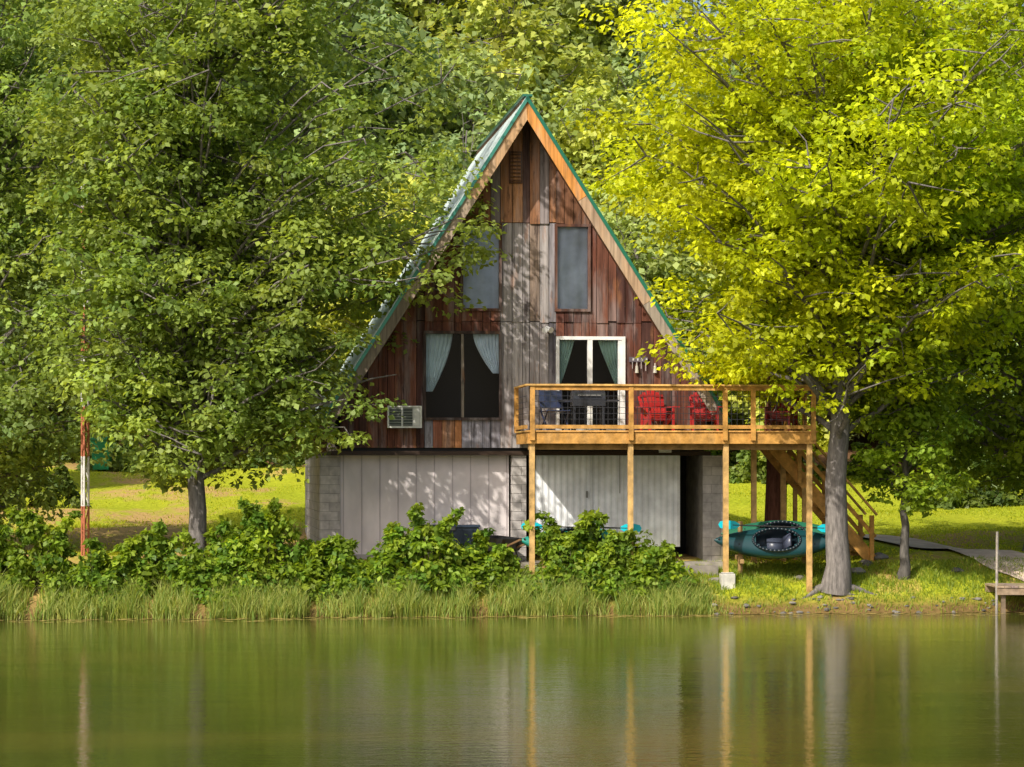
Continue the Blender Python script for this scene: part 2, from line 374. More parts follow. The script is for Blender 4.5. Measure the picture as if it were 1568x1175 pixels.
# grass --------------------------------------------------
def blades(name,x,y,h,w,c1,c2,seed,lean=.35,z=None):
    rng=np.random.default_rng(seed); n=len(x); z=height(x,y)-.02 if z is None else z
    a=rng.uniform(0,6.28,n); dx=np.cos(a)*w/2; dy=np.sin(a)*w/2; l=rng.normal(size=(n,2))*lean*h[:,None]
    b=np.stack([x,y,z],-1); o=np.stack([dx,dy,0*dx],-1); m=b+np.stack([l[:,0]*.3,l[:,1]*.3,h*.6],-1); t=b+np.stack([l[:,0],l[:,1],h],-1)
    V=np.stack([b-o,b+o,m+o*.8,m-o*.8,t],1).reshape(-1,3); i=np.arange(n)[:,None]*5
    f=rng.random(n)[:,None]; c=(np.array(c1)*(1-f)+np.array(c2)*f)
    return mesh_np(name,V,[i+np.array([[0,1,2,3]]),i+np.array([[3,2,4]])],[M_leaf],np.repeat(c,5,axis=0))
n=34000; x=R.uniform(-22,4.6,n); cl=np.sin(x*2.1)+np.sin(x*5.3+1)+.9*np.sin(x*11)+.5*np.sin(x*23); d=R.random(n)**1.3*1.2-.12; k=R.random(n)<.75+.25*cl; x=x[k];d=d[k];cl=cl[k]; n=len(x)
blades('shoreline_grass',x,shore(x)+d,((.20+.12*cl*.5+R.random(n)*.30)*np.clip((5.2-x)/2,.35,1)).clip(.06,1),.02,(.17,.29,.05),(.48,.49,.14),5,.32)
n=46000; x=R.uniform(4.0,24,n); d=R.random(n)**.8*2.6-.03; k=(R.random(n)<.45+.55*np.clip((d-.4)/.8,0,1)*(np.sin(x*2.3+d*3)>-.7)); x=x[k];d=d[k]
blades('bank_grass',x,shore(x)+d,R.uniform(.05,.17,len(x)),.018,(.17,.28,.03),(.38,.43,.05),6,.5)
n=120000; y=61+R.random(n)**1.5*32; x=R.uniform(-1,1,n)*y*.26
ok=~((np.abs(x+.3)<5)&(y<72)); dn=np.sin(x*1.1+y*.3)+np.sin(x*.5-y*.7)+np.where(x<-3,-.5,.4)+R.normal(size=n)*.7; ok&=dn>-.5
ptx=np.interp(y,[60.9,62,63.3,64.8,66.4,67.2],[11.4,10.86,10.5,9.97,9.34,8.6]); ok&=~((y<68)&(np.abs(x-ptx)<.85))
x=x[ok];y=y[ok]; blades('lawn_grass',x,y,R.uniform(.03,.09,len(x)),.03,(.28,.37,.015),(.58,.57,.03),8,.5)

# ------------------------------------------------------------ A-frame cabin
TH=math.radians(6.5); c_,s_=math.cos(TH),math.sin(TH); OX,OY=.233,61.0
cab=empty('a_frame_cabin',(OX,OY,0),TH)
def L(px,py,y=0):
    k=(px-CX)/F; x=(k*(OY+y*c_)-OX+y*s_)/(c_-k*s_); D=OY+x*s_+y*c_
    return x, CH+(HY-py)*D/F
lx=lambda px,y=0:L(px,700,y)[0]
def lz(py,y=0,px=806): return L(px,py,y)[1]
def wz(x,y): return gh(OX+x*c_-y*s_, OY+x*s_+y*c_)
AP=11.25; SL=.635; Y0,Y1=-.9,9.0; EZ=4.14
b=B(); g=(.03,.17,.12); gl=(.62,.70,.69)  # left slope gets a whitish colour: the sun's sheen on the metal, painted in
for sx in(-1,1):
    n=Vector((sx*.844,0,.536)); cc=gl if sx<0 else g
    a0=Vector((0,0,AP)); e0=Vector((sx*SL*(AP-EZ),0,EZ))
    t=.05
    vs=[]
    for y in(Y0-.03,Y1):
        for p in(a0,e0): vs.append(p+Vector((0,y,0))) 
        for p in(e0,a0): vs.append(p-n*t+Vector((0,y,0)))
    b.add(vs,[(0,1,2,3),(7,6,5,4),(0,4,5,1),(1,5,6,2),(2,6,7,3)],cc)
    nr=26
    for i in range(nr+1):
        y=Y0+(Y1-Y0)*i/nr
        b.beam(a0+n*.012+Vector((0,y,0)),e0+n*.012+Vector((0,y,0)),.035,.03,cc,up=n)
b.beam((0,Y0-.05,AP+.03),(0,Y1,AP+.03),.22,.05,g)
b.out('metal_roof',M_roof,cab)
b=B()
for sx in(-1,1):
    n=Vector((sx*.844,0,.536)); a0=Vector((0,0,AP));e0=Vector((sx*SL*(AP-EZ),0,EZ)); d=(e0-a0)
    vs=[]
    for y in(Y0+.03,Y1-.05):
        vs+= [a0-n*.052+Vector((0,y,0)),e0-n*.052+Vector((0,y,0)),e0-n*.16+Vector((0,y,0)),a0-n*.16+Vector((0,y,0))]
    b.add(vs,[(0,1,2,3),(7,6,5,4),(0,4,5,1),(1,5,6,2),(2,6,7,3)],(.16,.08,.045))
    cuts=[0,.30,.62,1.0]
    cols=[(.60,.26,.07),(.40,.27,.18),(.30,.25,.21)] if sx>0 else [(.50,.31,.17),(.42,.32,.24),(.24,.19,.15)]
    for k in range(3):
        p=a0+d*cuts[k]; q=a0+d*(cuts[k+1]-.001)
        w=.27
        pi=p-n*w; qi=q-n*w
        if k==0: pi=Vector((0,0,AP-w/.536)); p=Vector((0,0,AP))
        v=[]
        for y in(Y0-.02,Y0+.028): v+=[r+Vector((sx*.001,y,0))-n*.055*(i<2) for i,r in enumerate((p,q,qi,pi))]
        b.add(v,[(0,1,2,3),(7,6,5,4),(0,4,5,1),(1,5,6,2),(2,6,7,3),(3,7,4,0)],cols[k])
b.out('fascia',m_wood('fascia_board',(.38,.32,.27),.35),cab)
b=B()
for sx in(-1,1):
    n=Vector((sx*.844,0,.536)); a0=Vector((0,0,AP));e0=Vector((sx*SL*(AP-EZ),0,EZ))
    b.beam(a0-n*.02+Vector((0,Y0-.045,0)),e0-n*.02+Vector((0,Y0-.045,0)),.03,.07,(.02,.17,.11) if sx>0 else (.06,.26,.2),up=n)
b.out('rake_trim',M_roof,cab)

ztop=lambda x:AP-(abs(x)+.10)/SL
W=[(707,766,345,475),(851,902,345,475),(650,766,510,642),(851,957,515,662)]
WL=[(lx(a),lx(b_),lz(d_),lz(c)) for a,b_,c,d_ in W]
key=sorted(set([round(v,3) for w in WL for v in w[:2]]+[-4.05,4.15,0.0]))
edges=[]; re_=random.Random(3)
for a,b_ in zip(key[:-1],key[1:]):
    m=max(1,round((b_-a)/.2)); 
    if b_-a<.05: edges.append(a); continue
    edges+=[a+(b_-a)*(i+(re_.uniform(-.22,.22) if 0<i<m else 0))/m for i in range(m)]
edges.append(key[-1])
tiers=[(lz(686),lz(493),0.0),(lz(491),lz(342),-.025),(lz(340),11.4,-.05)]
b=B(); rb=random.Random(5)
def bcol(px,tier,z):
    if tier==2: 
        return rb.choice([(.44,.19,.08),(.46,.22,.10),(.19,.15,.15),(.12,.07,.06),(.34,.16,.08),(.27,.23,.23)]) if 755<px<850 else rb.choice([(.12,.055,.035),(.17,.08,.045),(.24,.11,.06)])
    if 764<px<852: return rb.choice([(.26,.24,.26),(.18,.165,.19),(.31,.28,.28),(.13,.12,.14),(.36,.33,.33),(.27,.20,.16)])
    if 650<px<766 and z<lz(640): return rb.choice([(.44,.19,.08),(.26,.25,.29),(.20,.19,.22),(.26,.10,.06),(.38,.18,.09)])
    return rb.choice([(.115,.042,.028),(.14,.052,.034),(.095,.036,.027),(.165,.065,.042),(.075,.034,.028)])
for t,(z0,z1,yo) in enumerate(tiers):
    for x0,x1 in zip(edges[:-1],edges[1:]):
        if x1-x0<.01: continue
        xm=(x0+x1)/2; px=800+xm*68.85
        segs=[(z0-(rb.uniform(0,.05) if t else 0),z1)]
        for (a,b_,wz0,wz1) in WL:
            if a-.005<xm<b_+.005:
                ns=[]
                for (s0,s1) in segs:
                    if wz0>s0 and wz0<s1: ns.append((s0,wz0))
                    if wz1<s1 and wz1>s0: ns.append((wz1,s1))
                    if wz0>=s1 or wz1<=s0: ns.append((s0,s1))
                segs=ns
        for (s0,s1) in segs:
            ta,tb=min(s1,ztop(x0)),min(s1,ztop(x1))
            if max(ta,tb)<s0+.04: continue
            ta=max(ta,s0+.01);tb=max(tb,s0+.01)
            cc=bcol(px,t,(s0+s1)/2); yy=yo+rb.uniform(-.016,.008); g_=.006
            v=[(x0+g_,yy,s0),(x1-g_,yy,s0),(x1-g_,yy,tb),(x0+g_,yy,ta),(x0+g_,yy+.03,s0),(x1-g_,yy+.03,s0),(x1-g_,yy+.03,tb),(x0+g_,yy+.03,ta)]
            b.add(v,[(0,1,2,3),(0,4,5,1),(1,5,6,2),(2,6,7,3),(3,7,4,0)],cc)
b.out('facade_boards',M_board,cab)
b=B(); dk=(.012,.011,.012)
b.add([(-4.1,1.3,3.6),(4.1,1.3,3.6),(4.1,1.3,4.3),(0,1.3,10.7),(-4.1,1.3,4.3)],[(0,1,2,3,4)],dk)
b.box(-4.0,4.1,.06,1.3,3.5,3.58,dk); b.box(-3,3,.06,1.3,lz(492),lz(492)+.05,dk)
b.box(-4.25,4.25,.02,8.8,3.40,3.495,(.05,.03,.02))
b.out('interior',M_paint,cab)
b=B(); wf=B(); gls=B(); cur=B()
tr=(.11,.05,.035); 
for i,(a,bb,z0,z1) in enumerate(WL):
    if i<3: b.frame(a-.03,bb+.03,z0-.03,z1+.03,.06,-.075,.03,tr if i<2 else (.06,.04,.035))
    else: wf.frame(a,bb,z0,z1,.075,-.06,.03,(.8,.8,.8))
    gls.add([(a,.035,z0),(bb,.035,z0),(bb,.035,z1),(a,.035,z1)],[(0,1,2,3)],(1,1,1))
a,bb,z0,z1=WL[2]; m=lx(708); b.box(m-.03,m+.03,-.06,.03,z0+.035,z1-.035,(.2,.17,.14)); b.box(m+.03,m+.05,-.05,.03,z0+.035,z1-.035,(.02,.02,.02))
a,bb,z0,z1=WL[3]; m=lx(903); wf.box(m-.055,m+.055,-.055,.03,z0+.075,z1-.075,(.8,.8,.8))
wf.box(bb-.16,bb-.077,-.045,.03,z0+.08,z1-.08,(.75,.75,.76))
b.out('window_frames',M_board,cab); wf.out('white_window_frame',M_paint,cab); gls.out('window_panes',M_glass,cab)
def curtain(xa,xb,z0,z1,col,shape=None,y=.12,waves=7,amp=.02):
    nu,nv=36,14; vs=[]
    for j in range(nv+1):
        v=j/nv; z=z1+(z0-z1)*v
        l,r=(xa,xb) if shape is None else shape(v,xa,xb)
        for i in range(nu+1):
            u=i/nu; vs.append((l+(r-l)*u,y+amp*math.sin(u*waves*6.28+1.2*math.sin(v*3))+.02*math.sin(v*9+u*6),z))
    cur.add(vs,[(j*(nu+1)+i,j*(nu+1)+i+1,(j+1)*(nu+1)+i+1,(j+1)*(nu+1)+i) for j in range(nv) for i in range(nu)],col)
for i in(0,1):
    a,bb,z0,z1=WL[i]; curtain(a+.02,bb-.02,z0+.02,z1-.01,(.48,.54,.66),waves=2.6,amp=.012,y=.075)
a,bb,z0,z1=WL[2]
curtain(lx(725),bb,lz(572),z1,(.65,.76,.84),lambda v,p,q:(p+(q-p)*.75*v**1.6,q))
curtain(a,lx(694),lz(600),z1,(.50,.62,.64),lambda v,p,q:(p,q-(q-p)*.7*v**1.6))
a,bb,z0,z1=WL[3]
gc=(.30,.46,.40)
curtain(a,lx(882),lz(600),z1,gc,lambda v,p,q:(p,q-(q-p)*.85*v**1.2)); curtain(lx(916),bb,lz(600),z1,gc,lambda v,p,q:(p+(q-p)*.8*v**1.2,q))
cur.out('curtains',M_paint,cab,True)
b=B(); x0,x1,z0,z1=lx(781),lx(797),lz(280),lz(235); b.frame(x0-.03,x1+.03,z0-.03,z1+.03,.03,-.10,-.06,(.1,.05,.03))
for i in range(8):
    z=z0+(z1-z0)*(i+.5)/8; b.beam((x0,-.085,z),(x1,-.085,z),.05,.014,(.2,.1,.05),up=(0,-.6,.8))
b.out('gable_vent',M_board,cab)
b=B(); x0,x1,z0,z1=lx(594,-.3),lx(645,-.3),lz(655,-.3),lz(623,-.3)
b.box(x0,x1,-.30,.1,z0,z1,(.55,.55,.5)); b.frame(x0-.012,x1+.012,z0-.012,z1+.012,.03,-.325,-.302,(.7,.7,.65))
b.box(x0+.42*(x1-x0)-.012,x0+.42*(x1-x0)+.012,-.32,-.302,z0+.02,z1-.02,(.7,.7,.66))
b.box(x0+.03,x0+.40*(x1-x0),-.306,-.302,z0+.03,z1-.03,(.06,.07,.06)); b.box(x0+.46*(x1-x0),x0+.74*(x1-x0),-.306,-.302,z0+.03,z1-.03,(.06,.07,.06))
for i in range(7):
    z=z0+.05+(z1-z0-.10)*i/6
    b.box(x0+.03,x0+.40*(x1-x0),-.316,-.307,z-.006,z+.006,(.3,.32,.28)); b.box(x0+.46*(x1-x0),x0+.74*(x1-x0),-.316,-.307,z-.006,z+.006,(.3,.32,.28))
b.box(x0+.78*(x1-x0),x1-.04,-.312,-.302,z0+.04,z1-.04,(.6,.6,.55))
b.out('air_conditioner',M_paint,cab)
b=B(); x,z=L(838,503,-.1); b.cyl((x,-.02,z),(x,-.12,z),.05,(.5,.5,.5)); b.cyl((x,-.1,z),(x+.07,-.22,z-.05),.035,(.7,.7,.7),r2=.07); b.cyl((x,-.1,z),(x-.07,-.22,z-.05),.035,(.7,.7,.7),r2=.07)
x0,z=L(963,551,-.05); x1=lx(992,-.05); b.box(x0,x1,-.06,-.035,z-.05,z+.06,(.12,.1,.12)); 
for k in range(4):
    xx=x0+.08+k*.1; b.box(xx,xx+.035,-.066,-.061,z-.02,z+.03,(.6,.6,.6)); b.cyl((xx,-.06,z-.05),(xx,-.06,z-.2-.05*(k%2)),.012,(.35,.3,.3))
for px in(975,1003,1052): 
    x,z=L(px,570,-.05); b.cyl((x,-.07,z-.02),(x,-.07,z+.14),.045,(.5,.48,.42),r2=.03); b.cyl((x,-.07,z+.14),(x,-.07,z+.2),.02,(.4,.35,.3))
b.out('wall_fixtures',M_paint,cab)

b=B(); GZ=.75; YB=.35; Tz=3.40
wall=(.80,.73,.73)
xa,xb=lx(525,YB),lx(779,YB)
b.box(lx(497,YB),xb,YB,YB+.12,GZ,Tz,wall)
xx=xa
while xx<xb-.05:
    b.box(xx,xx+.025,YB-.012,YB-.002,GZ,Tz,(.56,.50,.51)); xx+=.405
b.box(lx(497,YB)-.02,xb,YB-.03,YB-.004,GZ+.001,GZ+.45,(.45,.42,.4))
b.out('panel_wall',m_paint('panel_paint',.7,.2,.3,1.2,(1,1,.5)),cab)
b=B(); bl=(.58,.54,.52)
def blockwall(x0,x1,y0,y1,z0,z1):
    b.box(x0,x1,y0,y1,z0,z1,(.38,.36,.34)); r=0; z=z0
    while z<z1-.02:
        h=min(.2,z1-z); off=(r%2)*.2; x=x0-off
        while x<x1:
            a,e=max(x,x0),min(x+.4,x1)
            if e-a>.03:
                k=random.uniform(.85,1.1); b.box(a+.006,e-.006,y0-.012,y0-.001,z+.006,z+h-.006,tuple(q*k for q in bl))
            x+=.4
        y=y0-off
        while y<y1 and x0<0:
            a,e=max(y,y0),min(y+.4,y1)
            if e-a>.03: b.box(x0-.012,x0-.001,a+.006,e-.006,z+.006,z+h-.006,bl)
            y+=.4
        z+=.2; r+=1
blockwall(lx(490,.3),lx(497,.3)+.35,.30,8.6,GZ,Tz)
blockwall(lx(785,.1),lx(806,.1),.10,.5,GZ,Tz)
blockwall(lx(1076,.1),lx(1108,.1),.10,8.6,GZ,Tz)
b.box(lx(490,.3),lx(1108,.1),8.5,8.7,GZ,Tz,bl)
b.box(lx(812),lx(1076),2.2,2.3,GZ,Tz,(.03,.028,.025))
b.box(lx(779,YB),lx(785,.1),.40,.50,GZ,Tz,(.05,.045,.04))
b.out('block_walls',M_block,cab)
b=B(); x0,x1=lx(820,.2),lx(1037,.2); zb=lz(838,.2); zt_=lz(682,.2); mid=lx(905,.2)
vs=[];fs=[]
nn=int((x1-x0)/.035)
for i in range(nn+1):
    x=x0+(x1-x0)*i/nn; y=.2+(.0,.014,.014,.0)[i%4]
    vs+=[(x,y,zb),(x,y,zt_)]
for i in range(nn): fs.append((2*i,2*i+2,2*i+3,2*i+1))
b.add(vs,fs,(.88,.90,.93))
b.box(x0-.02,x1+.02,.17,.195,zt_-.05,zt_+.05,(.7,.7,.7)); b.box(mid-.03,mid+.03,.175,.196,zb,zt_-.052,(.75,.77,.8)); b.box(x1,x1+.06,.18,.24,zb,zt_,(.8,.8,.8)); b.box(lx(948,.2),lx(948,.2)+.02,.18,.196,zb+1.2,zt_-.06,(.5,.5,.5))
b.box(mid-.12,mid-.08,.13,.17,zb+1.1,zb+1.25,(.25,.25,.25))
xx,zz_=L(1020,690,.0); b.box(xx-.16,xx+.12,.0,.12,zz_-.05,zz_+.05,(.75,.75,.75))
b.out('corrugated_doors',M_paint,cab)
b=B(); b.box(lx(800,-1),lx(1112,-.9),-1.0,2.2,.5,lz(862,-1),(.36,.33,.28)); b.box(lx(1035,-1.5),lx(1100,-1.5),-1.5,-1.003,.4,lz(868,-1.5),(.3,.27,.24))
b.out('concrete_slab',M_block,cab)

dk1=(.52,.27,.07); dk2=(.62,.37,.12); YF=-2.2
zdt=lz(660,YF); XL,XR=lx(808,YF),lx(1250,YF)
YR=.9
b=B()
b.box(XL,XR,YF,YF+.045,zdt-.27,zdt-.02,dk1)
b.box(XL,XL+.045,YF+.047,-.1,zdt-.27,zdt-.02,dk1); b.box(XR-.045,XR,YF+.047,YR,zdt-.27,zdt-.02,dk1)
b.box(XL+.05,XR-.05,YF+.3,YF+.38,zdt-.40,zdt-.205,(.4,.24,.09))
x=XL+.45
while x<XR-.1: b.box(x,x+.04,YF+.05,-.1,zdt-.2,zdt-.025,(.36,.22,.09)); x+=.45
y=YF-.03
while y<-.13: b.box(XL-.03,XR+.03,y,y+.135,zdt-.018,zdt+.012,tuple(q*random.uniform(.8,1.1) for q in dk2)); y+=.142
xc=lx(1110,.3)
while y<YR: b.box(xc+.05,XR+.03,y,y+.135,zdt-.018,zdt+.012,dk2); y+=.142
b.out('deck_floor',M_deck,cab)
b=B(); zr=lz(588,YF)
posts=[lx(815,YF),lx(966,YF),lx(1110,YF),lx(1153,YF),lx(1245,YF)]
for i,x in enumerate(posts):
    b.box(x-.05,x+.05,YF-.06,YF-.002,zdt-.2,zr-.04,dk1)
b.box(XL-.05,XR+.05,YF-.09,YF+.06,zr-.038,zr,dk2)
for (a,e) in zip(posts[:-1],posts[1:]):
    b.box(a+.052,e-.052,YF-.045,YF-.01,zr-.13,zr-.04,dk1); b.box(a+.052,e-.052,YF-.045,YF-.01,zdt+.05,zdt+.13,dk1)
b.box(XL-.05,XL+.05,YF+.062,-.06,zr-.038,zr,dk2); b.box(XL-.03,XL+.01,YF+.1,-.06,zdt+.05,zdt+.13,dk1); b.box(XL-.05,XL+.04,-.16,-.07,zdt-.01,zr-.04,dk1)
b.box(XR-.05,XR+.05,YF+.062,YR,zr-.038,zr,dk2); b.box(XR-.02,XR+.02,YF+.1,YR,zdt+.05,zdt+.13,dk1)
for y in(-1.0,.05,YR): b.box(XR-.045,XR+.045,y-.09,y,zdt-.01,zr-.04,dk1)
b.box(lx(1150,YR),XR-.05,YR-.05,YR+.03,zr-.038,zr,dk2)
b.out('deck_railing',M_deck,cab)
b=B(); wc=(.03,.03,.035)
for (a,e) in zip(posts[:-1],posts[1:]):
    for k in range(1,6): z=zdt+.13+(zr-.26-zdt)*k/6; b.box(a+.05,e-.05,YF-.03,YF-.024,z-.005,z+.005,wc)
    x=a+.14
    while x<e-.06: b.box(x-.005,x+.005,YF-.024,YF-.018,zdt+.13,zr-.13,wc); x+=.125
for k in range(1,6):
    z=zdt+.13+(zr-.26-zdt)*k/6; b.box(XL-.01,XL-.004,YF+.06,-.16,z-.004,z+.004,wc); b.box(XR,XR+.006,YF+.06,YR,z-.004,z+.004,wc)
b.out('wire_panels',M_paint,cab)
b=B()
sup=[(815,YF+.06),(966,YF+.06),(1112,YF+.06),(1240,YF+.06),(1155,-.5),(1200,.4)]
for px,y in sup:
    x=lx(px,y); zg=wz(x,y); b.box(x-.055,x+.055,y,y+.11,zg-.1,zdt-.272,(.54,.34,.13))
b.out('support_posts',M_deck,cab)
b=B(); x=lx(1114,YF+.1); zg=wz(x,YF); b.box(x-.15,x+.15,YF-.03,YF+.27,zg-.15,zg+.32,(.6,.58,.53)); b.box(x-.12,x+.12,YF,YF+.24,zg+.322,zg+.35,(.5,.48,.45)); b.out('concrete_footing',M_block,cab,bevel=.01)
b=B(); ys0,ys1=-.15,.8
xs0=lx(1176,ys0); zs0=zdt-.05; xe=lx(1334,ys0); ze=wz(xe,ys0)+.05
for y in(ys0,ys1): b.beam((xs0,y,zs0-.12),(xe,y,ze),.045,.27,dk1)
ns=11
for i in range(ns):
    t=(i+.5)/ns; x=xs0+(xe-xs0)*t; z=zs0+(ze-zs0)*t+.04; b.box(x-.15,x+.13,ys0+.03,ys1-.03,z-.02,z+.02,dk2)
for y in(ys0-.05,ys1+.05):
    rx=XR+.03
    tt=(rx-xs0)/(xe-xs0); za=zs0+(ze-zs0)*tt
    b.beam((rx,y,za+1.05),(xe+.12,y,ze+1.0),.09,.045,dk2); b.beam((rx,y,za+.5),(xe+.08,y,ze+.5),.035,.09,dk1)
    for f in(.02,.5,1.0):
        x=rx+(xe-rx)*f; z=za+(ze-za)*f; b.box(x-.045,x+.045,y-.045,y+.045,(z-.25 if f<1 else wz(x,y)-.1),z+.99,dk1)
    for f in (.35,.7):
        x=xs0+(xe-xs0)*f; z=zs0+(ze-zs0)*f-.1; b.box(x-.045,x+.045,y-.04+.05*(1 if y<.5 else -1),y+.045+.05*(1 if y<.5 else -1),wz(x,y)-.1,z-.1,(.45,.28,.1))
b.out('staircase',M_deck,cab)

# ------------------------------------------------------------ furniture
def world(x,y,z): return Vector((OX+x*c_-y*s_,OY+x*s_+y*c_,z))
def chair(x,y,rot,col):
    b=B()
    for s in(-1,1):
        b.box(s*.27-.02,s*.27+.02,-.36,-.27,0,.52,col); b.beam((s*.25,-.34,.36),(s*.25,.42,.06),.03,.12,col)
        b.box(s*.33-.065,s*.33+.065,-.42,.30,.525,.55,col); b.box(s*.27-.02,s*.27+.02,.22,.29,.1,.52,col)
    for i in range(6): t=i/5; b.beam((-.27,-.34+t*.5,.43-t*.19),(.27,-.34+t*.5,.43-t*.19),.085,.022,col)
    for i in range(6):
        k=(i-2.5); hgt=.92-.02*k*k; b.beam((k*.082,.15,.25),(k*.105,.48,hgt),.078,.02,col,up=(0,1,0))
    b.beam((-.26,.30,.60),(.26,.30,.60),.03,.07,col); b.beam((-.27,.41,.80),(.27,.41,.80),.03,.05,col)
    o=b.out('adirondack_chair',M_plastic); o.location=world(x,y,zdt+.014); o.rotation_euler=(0,0,TH+rot)
red=(.36,.018,.02)
for px,y,r in((1006,-.75,.15),(1078,-.8,-.1),(1197,-.9,-.5)): chair(lx(px,y),y,r,red)
b=B(); k=(.025,.027,.035)
b.box(-.36,.36,-.24,.24,.55,.70,k); 
vs=[];nb=9
for i in range(nb+1):
    a=math.pi*i/nb
    for x in(-.36,.36): vs.append((x,-.24*math.cos(a),.705+.2*math.sin(a)))
b.add(vs,[(2*i,2*i+1,2*i+3,2*i+2) for i in range(nb)]+[tuple(2*i for i in range(nb+1)),tuple(2*i+1 for i in range(nb+1))[::-1]],k)
b.box(-.33,.33,-.2,.2,.08,.13,k)
for sx in(-1,1):
    for sy in(-1,1): b.box(sx*.32-.02,sx*.32+.02,sy*.2-.02,sy*.2+.02,0,.55,k)
    b.box(sx*.52-.15,sx*.52+.15,-.2,.2,.66,.69,(.04,.04,.05))
b.cyl((-.25,-.27,.78),(.25,-.27,.78),.015,(.2,.2,.2)); b.cyl((-.36,-.26,.08),(-.30,-.26,.08),.08,k); b.cyl((.30,-.26,.08),(.36,-.26,.08),.08,k)
o=b.out('barbecue_grill',M_plastic); o.location=world(lx(900,-.9),-.9,zdt+.014); o.rotation_euler=(0,0,TH)
b=B(); k=(.03,.04,.09)
for s in(-1,1):
    b.beam((s*.25,-.25,0),(s*.25,.25,.45),.03,.03,k); b.beam((s*.25,.25,0),(s*.25,-.25,.45),.03,.03,k); b.beam((s*.25,.2,.43),(s*.25,.35,.9),.03,.03,k); b.beam((s*.25,-.25,.64),(s*.25,.27,.64),.05,.02,k)
b.beam((0,-.25,.44),(0,.22,.42),.5,.02,k); b.beam((0,.22,.5),(0,.35,.88),.5,.02,k,up=(0,1,0))
o=b.out('folding_chair',M_plastic); o.location=world(lx(850,-1.2),-1.2,zdt+.014); o.rotation_euler=(0,0,TH+.2)

# ------------------------------------------------------------ kayaks
def kayak(name,loc,rot,length,col):
    b=B(); ns,nc=36,24; vs=[]; fs=[]
    def sec(t,phi):
        w=.35*(1-abs(t)**2.0)**.85+.004; s=math.sin(phi);c=math.cos(phi)
        top=.15*(1-abs(t)**2)**.6+.01; bot=.22*(1-abs(t)**2.6)**.6+.01
        y=w*math.copysign(abs(c)**.85,c); z=(top*s if s>0 else bot*math.copysign(abs(s)**.7,s))+.14*abs(t)**3
        return (t*length/2,y,z)
    for i in range(ns+1):
        t=-1+2*i/ns
        for j in range(nc): vs.append(sec(t*.999,2*math.pi*j/nc))
    hole=lambda x,y:(x/.47)**2+(y/.25)**2<1
    for i in range(ns):
        for j in range(nc):
            f=(i*nc+j,i*nc+(j+1)%nc,(i+1)*nc+(j+1)%nc,(i+1)*nc+j)
            cx=sum(vs[q][0] for q in f)/4;cy=sum(vs[q][1] for q in f)/4;cz=sum(vs[q][2] for q in f)/4
            if cz>.02 and hole(cx,cy): continue
            fs.append(f)
    b.add(vs,fs,col)
    m=36; pts=[Vector((.52*math.cos(a),.27*math.sin(a),.15)) for a in [2*math.pi*i/m for i in range(m)]]
    for i in range(m): b.cyl(pts[i],pts[(i+1)%m],.032,(.01,.02,.03),6)
    tub=[];
    for r,z in((1,.14),(.9,-.05),(.55,-.16)):
        tub+=[(.52*r*math.cos(2*math.pi*i/m),.27*r*math.sin(2*math.pi*i/m),z) for i in range(m)]
    b.add(tub,[(k*m+i,k*m+(i+1)%m,(k+1)*m+(i+1)%m,(k+1)*m+i) for k in range(2) for i in range(m)]+[tuple(range(2*m,3*m))],(.01,.02,.03))
    b.beam((-.2,0,-.08),(.15,0,-.1),.3,.05,(.05,.06,.09)); b.beam((.17,0,-.06),(.3,0,.17),.3,.05,(.06,.07,.11),up=(1,0,0))
    for s in(-1,1): b.cyl((s*length*.46,0,.13),(s*length*.46,0,.2),.02,(.02,.02,.02)); b.cyl((s*length*.3,-.12,.14),(s*length*.3,.12,.14),.012,(.02,.02,.02))
    b.box(.62,.74,-.05,.05,.125,.145,(.7,.75,.75))
    o=b.out(name,M_plastic,smooth=True); o.location=loc; o.rotation_euler=rot
    return o
teal=(.005,.048,.058)
kayak('kayak',(5.78,60.0,1.48),(math.radians(62),0,0),2.75,teal)
kayak('kayak',(5.95,60.7,1.62),(math.radians(70),0,.03),2.7,(.02,.14,.08))
kayak('kayak',(1.42,59.7,1.50),(math.radians(60),math.radians(-1),.02),2.5,(.02,.26,.21))
b=B()
for x in(5.0,6.5):
    b.box(x-.05,x+.05,60.05,60.15,gh(x,60)-.1,1.95,(.3,.19,.08)); b.box(x-.045,x+.045,59.62,60.05,1.04,1.13,(.3,.19,.08)); b.box(x-.045,x+.045,60.15,60.95,1.1,1.19,(.3,.19,.08))
b.out('kayak_rack',M_deck)
b=B()
for x in(.7,2.1): b.box(x-.05,x+.05,59.76,59.86,gh(x,59.8)-.1,1.5,(.3,.19,.08)); b.box(x-.045,x+.045,59.3,59.76,1.08,1.16,(.3,.19,.08))
b.out('kayak_rack',M_deck)
def paddle(loc,rot,col):
    b=B(); b.cyl((-1.0,0,0),(1.0,0,0),.016,(.02,.02,.02))
    for s in(-1,1):
        pr=[(0.85,.03),(.95,.085),(1.15,.1),(1.27,.07),(1.31,0)]
        v=[(s*x,0.01,w) for x,w in pr]+[(s*x,.01,-w) for x,w in pr[::-1]]
        v2=[(x,-.012,z) for x,_,z in v]; n=len(v)
        b.add(v+v2,[tuple(range(n)),tuple(range(2*n-1,n-1,-1))]+[(i,(i+1)%n,n+(i+1)%n,n+i) for i in range(n)],col)
    o=b.out('kayak_paddle',M_plastic); o.location=loc; o.rotation_euler=rot
cy=(.0,.50,.62)
paddle((5.8,59.72,1.84),(.0,math.radians(2),0),cy)
paddle((1.5,59.4,1.83),(0,math.radians(1),0),cy)

